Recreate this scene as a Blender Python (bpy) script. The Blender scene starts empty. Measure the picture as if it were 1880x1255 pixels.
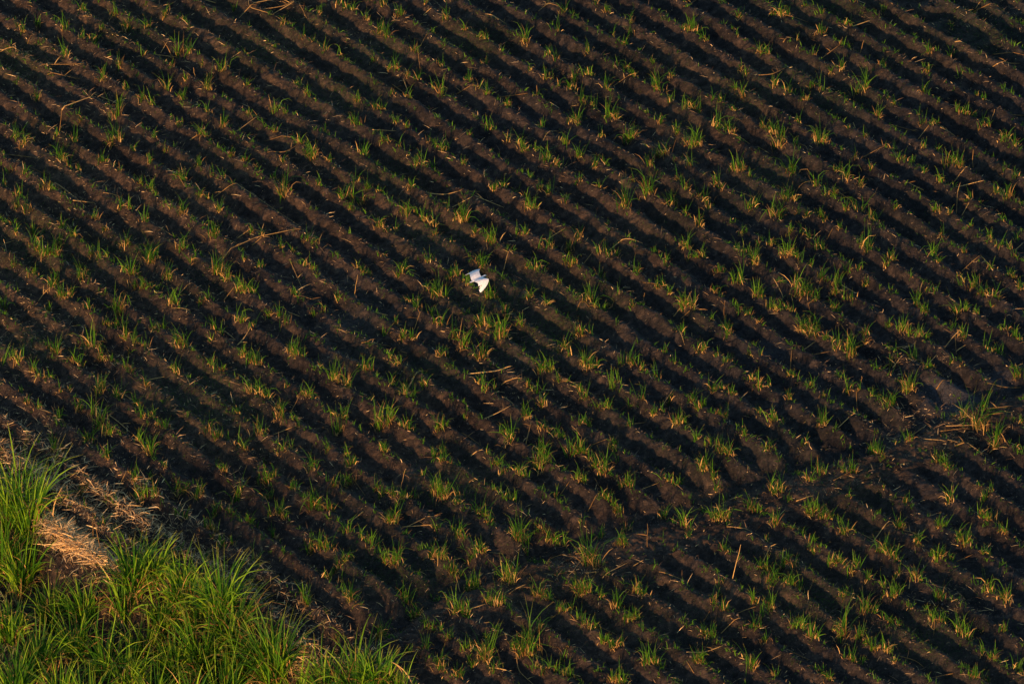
import bpy, bmesh, math, random
import numpy as np
from mathutils import Vector
R = math.radians
random.seed(7); rng = np.random.default_rng(11)
scene = bpy.context.scene
col = scene.collection

# ------------------------------------------------------------------ camera, sky, sun, exposure
DEP = R(30.0); FPX = 12500.0; DIST = 258.0       # looking down 30 degrees, long lens, 258 m away
cam_d = bpy.data.cameras.new('camera'); cam = bpy.data.objects.new('camera', cam_d); col.objects.link(cam)
cam.location = (0.0, -DIST*math.cos(DEP), DIST*math.sin(DEP)); cam.rotation_euler = (R(90)-DEP, 0, 0)
cam_d.sensor_width = 36.0; cam_d.lens = 36.0*FPX/1880.0
cam_d.clip_start = 1.0; cam_d.clip_end = 20000.0
scene.camera = cam

SUN_EL = R(8.0); SUN_TO = Vector((-0.25, -1.0, 0)).normalized()   # towards the sun, on the ground plane
world = bpy.data.worlds.new('World'); scene.world = world; world.use_nodes = True
nt = world.node_tree; bg = nt.nodes['Background']
sky = nt.nodes.new('ShaderNodeTexSky'); sky.sky_type = 'NISHITA'; sky.sun_disc = False
sky.sun_elevation = SUN_EL; sky.sun_rotation = math.atan2(SUN_TO.x, SUN_TO.y)
sky.altitude = 100; sky.air_density = 1.0; sky.dust_density = 0.3; sky.ozone_density = 2.5
nt.links.new(sky.outputs[0], bg.inputs[0]); bg.inputs[1].default_value = 0.15
sl = bpy.data.lights.new('sun', 'SUN'); sl.energy = 4.0; sl.angle = R(1.3); sl.color = (1.0, 0.57, 0.29)
so = bpy.data.objects.new('sun', sl); col.objects.link(so)
sdir = Vector((SUN_TO.x*math.cos(SUN_EL), SUN_TO.y*math.cos(SUN_EL), math.sin(SUN_EL)))
so.rotation_euler = sdir.to_track_quat('Z', 'Y').to_euler(); so.location = (-60, -30, 60)
vs = scene.view_settings; vs.view_transform = 'Standard'; vs.look = 'None'; vs.gamma = 1.0; vs.exposure = 0.9; vs.use_curve_mapping = False
scene.cycles.max_bounces = 5; scene.cycles.transparent_max_bounces = 4

def ground_at(px, py, z=0.0):
    """a point of the photograph taken down to the level z"""
    x = (np.asarray(px, float)-940)/FPX; y = (627.5-np.asarray(py, float))/FPX
    dy = math.cos(DEP)+y*math.sin(DEP); dz = -math.sin(DEP)+y*math.cos(DEP)
    s = (z-DIST*math.sin(DEP))/dz
    return s*x, s*dy-DIST*math.cos(DEP)
def px_of(X, Y, Z):
    c = math.cos(DEP); s = math.sin(DEP)
    ry = Y+DIST*c; rz = Z-DIST*s
    d = ry*c-rz*s; u = ry*s+rz*c
    return 940+FPX*X/d, 627.5-FPX*u/d

# ---- where the photograph shows each shoot, stalk and clump: crop origin -> x,y,height read at 2.984x
T={}
T[(0,0)]="90,165,50 125,185,60 205,125,60 355,175,90 445,58,50 462,62,50 495,97,40 625,75,80 690,140,80 800,28,30 905,95,65 1010,130,50 1280,32,40 1850,45,50 1750,105,75 1555,155,60 450,220,60 510,222,60 555,165,40 805,155,70 1660,225,50 1715,245,40 360,318,90 650,370,85 790,305,50 980,295,120 1040,298,60 1105,355,50 1350,312,40 1775,295,60 1865,325,60 560,445,80 940,375,50 1020,445,50 1220,405,90 915,495,90 1140,495,100 1355,485,60 1630,475,60 1680,525,60 200,535,60 690,505,50 780,565,80 830,585,80 1000,545,60 1140,625,60 1365,625,40 1500,605,100 1560,620,50 640,645,120 440,675,50 600,790,110 650,780,100 1220,695,80 980,675,50 1100,745,80 1130,745,60 410,785,90 90,760,80 130,795,90 175,765,50 310,745,40 1500,722,50 1780,722,50 1640,800,60 340,895,100 850,755,50 905,832,60 740,838,50 555,905,60 820,905,60 1270,865,60 1345,892,60 1405,922,50 1690,855,80 1720,872,90 1800,885,60 660,952,50 380,925,50 430,932,40 60,932,60 30,1015,60 100,1085,100 240,1035,90 270,1055,60 140,965,50 1005,1005,85 1090,922,50 1160,975,50 1220,985,50 1555,905,60 1550,1075,130 1500,965,70 770,1025,50 830,1055,70 860,1085,40 1100,1095,60 1150,1105,50 1200,1165,60 660,1155,80 710,1155,50 790,1225,70 930,1165,50 1000,1195,80 1870,1095,60 1750,1025,60 150,1165,80 90,1135,60 175,1250,60 60,1230,50 520,1205,50 340,1250,60 1160,1250,50 390,1245,60"
T[(630,0)]="10,70,60 60,80,60 130,130,60 200,190,70 235,215,100 220,50,70 300,110,60 325,110,60 150,20,40 450,40,60 560,120,80 670,185,50 740,230,50 780,235,50 1000,240,110 1170,190,80 1205,75,70 1385,40,50 1445,80,50 1575,140,80 1580,185,70 1120,30,40 290,385,100 250,380,50 160,330,40 350,430,60 405,440,50 390,300,60 540,370,60 490,190,40 780,360,60 1340,300,80 1170,340,70 1130,310,50 1025,395,50 1105,440,80 1140,445,70 1060,540,60 1180,480,50 1250,500,80 1270,430,70 1330,430,60 1360,430,50 1480,225,70 1540,265,50 1440,500,90 1500,385,60 1550,380,60 1590,430,60 1700,480,80 1720,500,110 1800,430,60 1700,360,40 680,450,70 740,500,60 790,530,70 540,520,100 500,500,60 265,525,40 350,540,60 365,555,40 75,560,60 175,600,60 215,610,50 80,700,90 60,690,60 905,585,60 800,700,80 1090,690,50 1280,680,90 1240,670,50 1310,570,80 1370,580,60 1450,650,110 1490,660,80 1420,760,70 1560,750,110 1590,745,60 1620,700,40 1870,610,80 1790,560,60 1740,680,60 1830,740,70 1760,850,100 1720,840,60 295,680,50 350,700,40 210,790,50 245,800,50 300,830,60 110,860,80 360,870,50 470,790,60 540,830,80 560,810,60 510,820,50 400,910,60 450,920,90 490,900,60 660,910,60 690,760,40 900,770,70 990,820,60 980,800,90 1220,790,80 1200,770,50 1290,860,80 1100,890,120 1130,870,60 1060,830,50 1210,890,50 1170,910,50 1380,920,60 1440,910,50 1675,930,80 1670,1080,130 1650,1010,60 1590,1010,50 1840,1010,70 1400,1050,60 1280,1010,50 1300,1010,40 1120,1060,70 1080,1040,50 1015,970,40 950,1050,50 825,1040,70 885,1030,60 1220,1120,50 1540,1160,130 1780,1140,80 1820,1110,70 1870,1200,60 30,1080,120 100,1090,70 70,1010,70 130,1040,60 40,1150,50 200,1060,50 370,1040,60 350,1180,100 320,1160,60 440,1210,90 400,1170,60 495,1230,80 200,1250,90 660,1220,120 620,1210,60 690,1210,50 1010,1150,80 1050,1160,70 1000,1090,60 570,1160,50 1450,1240,40 290,1250,60"
T[(1250,0)]="20,30,30 60,190,100 100,180,60 20,180,50 130,240,50 320,100,60 285,180,40 550,90,80 590,90,50 500,80,40 680,35,40 770,85,40 950,40,40 1110,50,40 755,200,50 780,205,50 930,160,50 895,150,40 1480,130,40 1455,15,30 435,300,70 470,310,60 310,220,40 730,320,50 880,270,50 640,240,40 920,270,40 1480,280,70 1360,300,60 1350,410,50 1530,405,50 1100,380,60 880,400,80 820,400,40 1100,380,40 325,390,50 350,410,40 330,535,80 300,500,40 510,490,60 590,520,70 620,500,50 710,480,50 770,500,70 960,505,60 1010,500,110 1330,530,70 1660,560,40 1620,540,30 1130,560,50 1170,585,40 900,570,40 660,570,50 690,570,50 1080,650,80 1520,640,50 1560,650,60 1600,640,60 1640,720,70 1680,715,60 1300,650,50 1320,690,60 1370,700,50 1400,690,40 1780,780,80 1830,820,70 1760,790,50 170,560,50 220,570,40 20,600,70 60,600,80 100,610,80 190,700,110 290,620,40 250,700,80 280,750,90 450,710,60 490,730,60 540,790,120 515,740,90 560,730,60 640,680,60 630,780,60 760,780,110 790,780,60 740,750,50 920,720,40 1010,765,50 1000,760,60 70,800,100 100,800,80 30,780,60 1120,830,50 1160,830,60 1410,830,50 1330,820,50 1470,910,90 1520,930,80 1500,900,60 1440,900,60 1190,890,60 1230,890,50 1270,890,40 310,940,90 280,930,60 340,930,60 380,970,50 610,960,110 50,920,70 200,1020,80 220,1040,50 30,1060,70 90,1090,70 130,1110,80 150,1150,60 860,950,70 900,1000,110 880,960,60 960,880,50 1040,940,40 745,1040,80 805,1090,70 840,1090,60 985,1020,50 990,1040,50 580,1110,80 620,1100,80 560,1100,50 1340,960,50 1420,1010,60 1430,1000,50 1830,980,50 1760,950,40 1790,1090,110 1820,1080,50 1730,1060,60 1500,1020,40 1580,1100,50 380,1140,70 420,1120,60 500,1200,110 530,1200,100 550,1170,90 960,1160,100 990,1150,80 900,1160,60 1180,1170,40 1060,1220,70 1040,1210,60 770,1190,60 790,1220,60 690,1190,50 640,1160,50 20,1200,60 100,1250,70 1410,1170,50 1390,1160,40 1470,1190,40 1590,1250,40 1770,1220,40 1640,1110,30"
T[(0,420)]="90,40,60 180,90,100 210,120,60 320,70,70 400,60,70 235,155,80 310,150,80 260,150,60 570,20,40 690,95,70 540,170,70 580,160,50 500,150,50 830,185,100 810,185,90 860,170,60 990,120,90 1020,80,60 1060,180,70 1110,140,40 1160,60,90 1180,60,60 1190,250,130 1220,260,100 1240,290,80 1330,180,50 1430,210,50 1420,220,40 1380,30,40 1440,50,50 1540,110,60 1605,130,60 1680,70,60 1730,90,70 1680,210,60 1710,230,50 1740,250,40 80,200,40 160,260,60 190,250,50 280,330,80 310,290,90 450,280,100 480,260,60 430,270,60 690,250,100 720,260,90 750,230,60 780,330,70 820,330,60 860,320,50 740,320,50 910,260,90 930,270,50 940,430,100 970,430,80 1100,400,70 1140,380,50 1310,340,90 1340,350,80 1380,350,70 1400,330,50 340,380,70 380,370,70 360,380,40 320,370,50 270,420,50 20,400,80 90,340,40 490,450,60 630,420,100 650,450,90 690,420,90 670,520,100 640,530,60 600,530,50 570,530,40 840,550,60 880,540,70 900,530,50 1300,510,80 1330,520,60 1380,550,60 1470,470,60 1530,480,70 1560,530,80 1180,550,70 1160,600,50 1210,580,60 1150,500,50 1610,360,50 1720,460,40 1775,450,70 1850,370,50 1850,545,50 490,650,130 550,700,110 300,670,90 320,690,60 270,650,40 740,640,80 690,610,70 790,650,70 720,660,50 970,640,90 1010,650,90 1000,630,60 970,790,70 950,770,60 1190,770,60 1160,750,60 1220,770,40 1370,730,80 1400,740,70 1330,700,60 1430,740,50 1590,690,70 1620,710,80 1660,720,50 1760,760,50 1840,840,110 1820,830,60 20,720,90 70,710,60 100,730,90 410,740,90 440,750,60 540,890,100 560,880,70 660,920,80 640,900,60 690,770,60 720,790,50 610,720,50 180,790,60 210,820,60 260,830,50 290,820,40 120,890,50 330,900,50 380,890,40 750,950,70 800,860,50 1370,890,80 1410,900,70 1460,920,90 1480,920,60 1440,920,60 1300,830,40 1580,860,50 1690,920,70 1650,910,50 1720,930,50 1290,1010,60 1310,1010,40 1420,1120,110 1530,1030,100 1560,1060,70 1610,1060,50 1640,1090,50 1520,990,60 430,990,60 440,1000,40 510,1030,90 540,1080,60 570,1110,90 600,1120,60 560,1060,80 150,960,50 210,990,60 320,1050,60 770,1040,60 840,1030,80 820,1050,50 860,1090,50 900,1110,60 920,1080,50 1130,1120,100 1180,1150,60 1210,1140,50 1250,1130,40 1150,1100,60 490,1160,90 300,1230,90 340,1200,40 590,1240,60 770,1180,80 830,1230,110 810,1220,80 1320,1200,90 1340,1220,80 1520,1220,60 1550,1230,60 1600,1210,60 1850,1100,100 1870,1050,80 1830,1040,50 1790,1220,50 1450,1250,30"
T[(630,420)]="240,20,40 720,30,50 820,90,90 800,80,70 780,190,50 760,220,80 740,190,60 990,40,60 960,30,50 500,30,50 470,185,70 195,155,40 235,155,40 80,220,60 100,240,40 140,240,40 600,80,30 590,270,70 620,270,60 570,270,50 320,250,80 300,250,60 345,220,60 900,140,40 1130,120,70 1070,110,50 1080,230,80 1050,240,70 1010,210,40 1240,100,80 1290,70,80 1400,150,70 1450,170,80 1500,150,50 1220,200,50 1250,215,60 1270,210,50 1110,320,0 1180,310,40 1025,380,70 1110,430,60 1130,430,50 1330,420,80 1360,410,90 1380,450,50 1420,450,50 1400,260,60 1430,270,40 1510,380,70 1520,385,60 1610,260,60 1775,200,50 1710,160,40 1760,340,60 1720,350,50 1790,380,50 1860,440,80 1460,400,40 1585,440,50 520,370,110 490,370,90 560,370,70 460,340,60 550,380,50 370,400,60 400,440,80 415,430,60 350,380,50 490,460,60 530,530,90 500,530,40 680,320,60 660,300,40 810,380,80 790,390,60 840,370,60 290,510,50 320,600,60 380,610,60 330,610,40 230,560,60 610,600,110 650,650,90 680,620,70 750,540,90 730,510,60 800,550,70 870,600,120 860,570,80 850,610,90 890,580,60 980,540,70 960,520,50 880,460,60 900,480,50 1280,580,70 1310,590,60 1350,580,50 760,700,90 740,710,70 780,660,60 1210,660,90 1180,680,50 1240,700,60 550,700,60 530,710,60 580,690,50 120,780,80 150,780,60 260,720,50 300,750,60 265,870,80 290,860,50 370,900,80 340,930,70 390,920,60 440,860,70 20,860,120 40,880,60 1110,790,90 1080,780,80 1140,790,60 1330,740,90 1350,780,70 1380,770,70 1310,760,60 1520,740,60 1580,740,90 1560,740,60 1640,770,60 1620,630,30 1760,690,40 1820,740,60 1720,820,70 1480,880,90 1500,860,60 1520,900,50 740,870,60 780,900,80 830,880,60 1010,870,50 1100,970,90 1080,960,60 1060,900,60 1320,940,80 1300,900,50 1180,840,60 1390,990,50 1430,1000,60 1460,1000,40 1570,960,50 1640,950,80 1700,1020,50 1750,1010,50 1780,930,70 1840,1080,90 1820,1080,60 1860,1060,50 190,1060,110 240,1070,150 270,1050,60 200,1080,60 360,1110,80 380,1100,60 320,1090,50 540,1100,100 520,1090,60 570,1090,50 670,1030,40 990,1030,70 1010,1050,60 900,1170,110 920,1140,40 870,1130,40 1080,1100,50 1120,1110,50 1170,1150,70 1200,1140,50 1150,1130,50 1300,1070,60 1350,1080,50 1320,1060,40 1480,1200,60 1490,1160,40 1100,1250,110 1080,1250,90 1240,1230,100 1290,1220,100 1270,1240,60 1330,1240,60 1570,1080,50 220,1220,70 240,1220,50 500,1240,60 540,1220,60 20,1240,60 790,1240,40 230,1200,50 10,1060,70 1500,1250,50"
T[(1250,420)]="30,120,80 40,160,60 10,100,60 120,150,60 80,160,40 330,20,40 350,130,70 320,140,60 400,200,100 420,190,60 380,140,50 490,90,60 520,70,50 420,80,40 590,160,100 550,150,60 640,180,50 600,30,50 660,40,50 700,60,70 750,100,70 780,110,40 620,170,50 660,210,60 710,220,50 1010,120,110 1040,120,70 990,110,60 1020,140,60 870,20,40 920,240,60 980,240,60 900,230,40 1010,300,50 1120,210,60 1155,180,70 1380,150,100 1430,60,70 1410,200,40 1690,80,50 1700,230,60 1745,120,60 1720,110,40 1800,130,40 1830,160,40 1690,60,40 1550,130,50 1840,50,50 1800,260,60 1820,270,50 1860,330,60 1690,230,40 220,240,50 200,240,40 290,300,70 330,310,110 310,300,60 410,380,80 440,390,60 490,440,60 520,450,70 550,440,60 600,460,60 630,330,100 620,370,80 660,380,80 700,380,70 730,410,70 760,400,60 680,350,80 710,340,40 800,290,60 770,280,70 850,310,90 830,350,60 850,350,60 900,380,60 940,390,60 860,440,50 830,440,60 200,370,60 180,360,50 310,480,50 360,490,40 380,490,40 20,450,70 60,450,80 170,510,40 425,530,40 255,600,90 1260,280,30 1290,410,60 1330,460,60 1310,430,60 1350,440,50 1340,340,60 1300,350,50 1390,350,40 1540,300,60 1520,260,50 1600,320,70 1640,360,60 1670,370,50 1610,300,60 1150,330,30 1730,380,90 1700,410,50 1500,440,90 1560,450,60 1530,450,50 1620,470,50 1140,520,50 1220,560,80 1200,550,60 1250,580,60 1320,610,70 1340,600,60 1290,600,50 1490,530,40 1540,590,70 1550,600,50 1680,650,80 1750,670,60 1710,680,60 1780,560,50 1820,600,50 1860,620,50 1840,610,40 660,550,80 710,580,120 690,560,80 740,590,60 750,520,90 790,610,40 860,660,80 840,630,60 930,700,130 920,660,80 1000,610,80 1010,590,60 1150,720,70 1170,680,40 1270,700,70 1290,690,50 1080,780,40 1140,810,40 1240,890,110 1260,870,80 1340,770,50 1360,760,50 1480,740,40 1530,760,30 1840,800,70 1850,790,50 90,670,50 120,680,60 190,710,50 240,750,50 260,740,40 290,740,40 370,690,40 440,700,50 410,650,30 10,580,50 170,880,80 180,890,50 220,880,50 280,930,50 110,800,30 420,870,70 400,840,60 430,880,60 480,880,50 590,800,40 620,810,40 720,870,60 710,860,50 780,920,50 590,940,60 650,840,40 920,880,90 880,820,50 970,890,40 1040,910,40 1130,990,110 1120,940,70 1160,960,70 1060,930,50 430,1020,50 500,1070,60 510,1050,50 560,1060,50 770,1080,90 790,1080,50 60,960,60 90,1000,60 120,970,70 240,1030,60 210,1030,40 20,1070,70 330,1100,50 350,1150,60 670,1190,60 680,1190,50 470,1230,60 500,1220,80 90,1160,60 140,1190,60 170,1200,60 220,1240,80 270,1250,80 200,1210,70 1190,1150,60 1240,1150,60 1260,1150,50 1060,1200,80 1080,1220,60 1040,1190,60 1110,1240,50 1620,1090,200 1640,1080,120 1660,990,80 1550,1020,70 1440,1000,40 1490,1010,40 1720,1180,130 1730,1150,70 1395,1240,50 1440,1250,60 1860,1220,50 1860,1060,40"
T[(0,835)]="590,35,40 440,190,40 380,190,50 470,310,40 630,280,50 460,180,40 570,380,60 740,150,80 770,230,110 720,110,50 850,240,80 820,90,30 900,80,40 1010,350,60 970,190,110 1010,190,70 1080,230,80 1100,210,60 1230,110,60 1190,80,40 1210,90,40 1300,220,110 1420,130,70 1460,140,70 1480,130,60 1510,120,60 1450,230,60 1470,210,50 1170,310,50 1200,300,50 1270,320,60 1590,190,50 1610,200,50 1700,90,100 1740,90,60 1710,290,110 1750,290,80 1800,300,90 1830,290,50 1830,180,60 1870,150,70 1370,380,60 1400,370,60 1350,370,50 1500,420,70 1540,330,80 1560,350,60 1520,330,60 1470,330,50 1150,410,60 1130,410,60 1180,410,50 1270,470,50 1390,580,80 1420,570,60 1700,510,70 1740,500,60 1790,540,90 1810,540,80 1760,520,90 1860,620,70 1870,660,60 1830,620,40 1690,750,80 1650,760,50 1800,690,50 1780,680,50 1660,820,80 1690,840,60 1210,500,60 1130,560,60 1850,1000,40"
T[(630,835)]="30,60,70 60,50,40 40,130,60 20,110,50 180,180,60 200,210,60 220,210,40 280,230,50 260,220,50 330,240,60 370,230,50 400,210,50 430,110,50 550,40,60 590,50,50 530,220,110 560,230,110 500,190,90 570,230,70 620,270,60 640,220,80 760,320,110 780,330,70 740,310,60 800,370,50 860,220,50 830,200,40 880,240,60 850,60,60 870,100,60 820,50,50 940,100,60 970,120,70 1000,130,60 940,250,90 920,240,40 1080,70,110 1110,50,80 1050,40,70 1380,70,60 1430,100,110 1400,70,60 1350,40,60 1300,160,80 1320,150,60 1280,150,50 1540,170,80 1580,190,60 1560,180,50 1780,150,40 1820,170,60 1850,130,40 1750,130,60 1160,230,60 1440,250,60 1490,300,60 1510,310,50 1460,270,50 1430,240,40 1310,370,60 1420,410,60 1560,370,60 1750,300,70 1870,370,100 250,380,70 285,370,110 270,385,60 20,430,90 30,540,60 10,600,60 40,570,60 100,470,60 140,490,60 160,510,60 190,490,50 340,440,40 290,610,110 260,600,80 230,590,60 520,410,60 500,400,40 640,460,90 620,470,60 600,430,60 660,480,50 500,580,80 540,590,90 570,600,70 480,570,60 600,640,80 640,630,60 720,550,80 750,540,60 770,530,50 690,560,60 970,460,150 1000,460,100 920,450,60 950,470,100 1000,500,60 1070,410,60 1090,420,60 1150,450,80 1180,460,70 1210,460,60 1120,450,60 1360,590,180 1340,570,160 1385,600,60 1300,510,20 1500,480,60 1540,480,70 1520,490,60 700,690,90 680,700,60 730,680,80 910,680,120 930,670,70 890,670,60 840,630,40 40,830,90 60,820,60 20,800,60 310,790,60 350,800,90 330,800,50 390,850,60 410,840,60 420,850,40 620,850,90 650,840,80 580,810,70 600,850,60 680,860,60 830,810,120 790,790,60 860,810,80 1080,770,100 1110,780,60 1050,760,60 1130,800,50 1290,760,90 1320,750,90 1350,750,60 1270,720,60 1300,740,60 1410,790,70 1490,850,100 1510,840,60 1620,760,100 1600,750,60 1650,770,50 1180,850,50 1220,870,60 1200,860,60 1290,910,80 1250,850,50 1400,930,60 1350,960,60 1380,950,50 1320,940,50 1570,920,70 1600,910,80 1620,900,50 1540,920,50 180,950,60 210,940,90 170,950,40 460,940,70 490,950,40 530,960,60 560,1010,50 590,1010,50 570,1000,40 840,970,50 780,990,60 1070,970,70 1090,930,50 450,1080,70 360,1070,40 680,1080,60 700,1060,60 650,1080,50 780,1130,160 800,1110,70 760,1110,60 990,1100,120 1020,1100,80 1030,1070,200 960,1060,60 930,1060,50 710,1140,60 690,1130,40 820,1190,70 860,1180,50 1420,1030,60 1440,1030,50 1480,1060,60 1520,1050,60 1200,1100,60 1230,1060,40 1130,1010,30 1050,1170,60 1100,1190,60 1130,1180,50 1170,1180,60 1220,1220,80 1240,1200,50 1200,1210,50 1660,1160,120 1690,1150,60 1710,1150,90 1750,1150,50 530,1170,90 560,1210,60 540,1190,40 640,1230,70 620,1220,60 1500,1250,90 1520,1240,80 1470,1240,60 1540,1250,60 1310,1250,50"
T[(1250,835)]="110,110,70 140,110,80 120,90,60 180,140,60 200,160,40 240,210,40 740,90,90 700,130,60 780,90,50 890,90,50 940,90,80 1395,40,40 1450,60,50 1460,80,50 520,190,90 490,180,80 550,190,90 510,210,60 210,340,90 240,340,90 180,340,70 200,350,60 400,290,110 380,280,60 430,300,50 590,240,50 20,380,110 50,400,60 40,440,40 520,380,90 510,370,50 720,330,80 740,320,70 770,350,60 800,330,60 820,350,50 700,310,60 920,250,50 1230,270,60 1470,260,80 1665,240,60 1690,220,50 1640,180,30 1105,190,20 1195,400,70 1210,400,50 880,380,50 890,440,70 910,430,60 470,460,40 660,410,40 610,410,30 240,530,60 220,520,40 710,510,50 730,530,40 760,520,30 560,600,60 580,590,50 460,640,70 440,640,60 480,640,50 620,620,60 490,700,80 520,680,60 500,720,50 610,720,110 640,710,70 600,740,60 820,600,60 850,600,60 870,600,50 1100,550,70 1130,560,80 1170,540,70 1180,590,60 1150,580,60 1080,540,60 1290,480,60 1300,500,50 1400,580,60 1440,560,80 1480,570,50 1410,560,60 1530,460,80 1560,490,80 1580,480,60 1520,470,60 1410,400,60 1440,390,60 1640,340,60 1690,360,60 1720,350,90 1660,350,50 1750,430,40 1780,440,50 1660,540,60 1690,550,50 930,660,70 960,630,60 970,610,40 1020,700,60 1190,650,60 1290,680,80 1310,690,50 1270,670,50 1110,740,60 1410,780,90 1430,790,50 220,710,60 210,740,50 400,810,70 470,800,50 440,870,60 490,850,80 500,830,60 180,830,60 230,870,60 250,860,50 880,790,50 940,770,40 910,760,40 1010,860,100 1030,870,60 1060,860,50 1150,790,70 1170,790,60 1100,780,60 1190,750,60 1680,740,80 1700,760,60 1660,760,40 1780,800,90 1800,820,70 1760,790,60 600,930,50 640,940,60 670,950,70 700,1000,80 720,1010,90 740,1020,60 620,950,50 400,970,80 390,970,60 430,960,60 460,1030,50 880,990,160 900,960,60 850,950,50 1130,910,60 1150,920,50 1200,950,50 1340,860,30 1240,840,30 1380,920,60 1420,930,60 1450,900,60 1530,970,100 1550,1000,90 1510,940,70 1580,990,50 1770,970,60 1650,950,30 1260,850,20 970,1010,70 990,1000,60 1030,1030,50 1070,1070,60 1050,1070,60 1120,1090,80 1140,1090,70 1110,1090,50 1170,1140,40 160,1010,60 130,990,50 180,990,40 900,1130,60 950,1150,90 930,1140,60 980,1130,50 1650,1100,60 1690,1120,60 1730,1120,60 1740,1110,40 1840,1160,80 1860,1150,50 1870,1210,40 80,1140,60 110,1140,70 100,1150,60 150,1130,30 390,1180,110 400,1170,60 510,1210,50 340,1130,30 740,1170,30 770,1180,40 820,1250,60 800,1240,50 1590,1240,50 1620,1240,60 1680,1220,50 360,1250,30"
K={}
K[(0,0)]="340,630 530,535|345,610 325,750u|1300,730 1460,630|1360,0 1365,80 1600,145|1265,325 1370,315|230,385 460,380|260,430 400,435 440,425|300,985 470,1130|940,970 1010,1050|40,830 200,870|560,1085 640,1080 720,1110|1465,850 1560,865 1630,830|1510,10 1310,90|1640,60 1680,120|1420,90 1560,70 1670,10|150,245 190,215|850,295 970,310|1060,380 1070,440u|1180,0 1040,10|1640,780 1450,760|640,520 650,640u|100,900 260,940|1290,1030 1650,1240|400,1130 520,1110|1170,1070 1300,1050|880,280 920,255|1610,45 1500,95|0,290 120,300|510,500 640,555|1040,770 1100,765|1500,690 1570,700"
K[(630,0)]="580,260 640,285|410,270 465,215|440,90 520,75|800,110 900,135|620,500 740,500 760,515|830,515 1010,545|1095,770 1180,700|1315,860 1385,840|460,1080 560,1090 650,1065|590,1120 710,1110|1120,40 1180,60|1700,190 1790,250|1180,30 1070,60|1480,930 1500,940|270,450 540,660|2,335 70,337|410,250 425,400u|1060,500 1062,560u|330,450 370,545|720,1100 880,1130|1310,5 1420,50 1500,70|1480,470 1580,440|690,1060 750,1040|850,140 780,90|160,750 290,720|1260,1110 1330,1130"
K[(1250,0)]="475,85 590,115 700,115|425,440 500,435 575,395|770,328 870,285|940,175 1040,135|1615,50 1680,20 1790,5|1710,285 1800,300 1880,325|1705,380 1790,382 1860,345|15,65 60,35 90,0|1000,215 980,300u|560,260 600,225 650,225|1300,750 1370,710|1400,690 1460,720|1420,735 1530,760|1500,985 1600,950|1540,1170 1610,1105|1690,670 1720,580u|1600,800 1602,910u|630,1040 720,1010|750,1020 850,1045 930,1090|1000,1050 1100,1070|990,855 1110,845|1500,265 1580,270|1830,1100 1860,1090 1840,1060|1330,1030 1220,1035|1150,670 1290,715|945,660 960,700|275,770 380,780|650,780 690,800 695,840|1515,1080 1510,1160|1810,640 1880,632|400,790 500,830|1500,1030 1660,1025|300,1050 400,1070|1600,55 1780,60|900,240 980,280"
K[(0,420)]="1200,180 1400,80 1690,15|1230,90 1300,80|1300,50 1420,25|1590,190 1660,330|1380,90 1500,65|1610,385 1755,385|1225,380 1290,340|1300,635 1340,610 1380,560|980,350 1050,330|210,380 250,350 300,345|1500,15 1320,45|250,1030 400,1085|600,1005 710,1100|260,1080 290,1150|820,820 900,810|1060,470 940,460 |1690,850 1700,860|1560,430 1640,465|680,890 800,970|590,840 640,880|1590,990 1650,920|1500,1110 1610,1105|170,590 230,615|870,20 960,70|0,70 80,72|1750,775 1830,765|1230,540 1290,600|1000,1210 1080,1200|720,270 700,330|460,5 500,30"
K[(630,420)]="660,175 720,178|880,210 910,150 960,165|1280,450 1305,425 1355,470|1460,110 1550,88 1640,95|1560,190 1610,270|1650,330 1640,400u|1640,400 1690,430|80,250 60,370u|340,890 455,765|680,822 860,805 920,775|865,850 1040,848|770,1060 850,1035 920,1005|100,640 260,630|320,660 350,680|390,530 440,470|180,475 245,455|720,620 740,700|800,600 730,560|1200,850 1380,920|1300,910 1350,960|1740,975 1810,915|1590,1075 1660,1045|1370,1180 1490,1185|1250,1080 1300,1130|700,1245 790,1230|1100,60 1215,35|1120,700 1180,720|650,1110 770,1180|1640,320 1760,370|1810,470 1880,450|1840,590 1870,650|350,240 420,245|1000,1170 1030,1090|930,960 870,950|1310,190 1370,150"
K[(1250,420)]="0,490 110,468|950,640 1065,620|720,695 820,680|860,1075 970,1020 1040,1030|1680,850 1780,860 1865,845|1640,1010 1820,980|1450,1090 1690,1085|1420,1110 1600,1098|1650,1035 1800,1020|1790,1178 1880,1178|1270,1100 1340,1050|1330,1155 1450,1175|1440,640 1520,580|1500,585 1510,670|1290,380 1330,315|880,320 960,350|505,295 560,370|240,375 230,500u|210,550 300,555|600,750 610,665 660,658|670,660 740,620|1160,755 1240,700|1370,770 1440,790|1400,870 1450,850|1180,628 1250,635|1240,80 1290,75|800,50 840,20|1540,220 1650,180|1830,120 1880,80|330,425 400,425|960,900 965,960|1700,240 1640,170|1530,1180 1660,1250|1500,1200 1620,1215|1460,1170 1560,1190|1760,1120 1810,1080|990,820 992,870u|1600,700 1580,720|1350,735 1400,710|690,420 720,480|60,560 60,610|1340,770 1430,775|150,850 200,880"
K[(0,835)]="510,460 520,345 560,560u|320,420 370,370 440,385|640,180 720,110|1240,600 1190,560|1380,560 1480,575|1530,580 1600,560|1550,680 1590,645|1700,760 1770,800|1770,810 1820,850|1200,580 1130,560|1410,190 1440,240|1060,240 980,290|1640,880 1700,840|905,210 930,250|600,225 660,230|360,390 365,470u"
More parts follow.
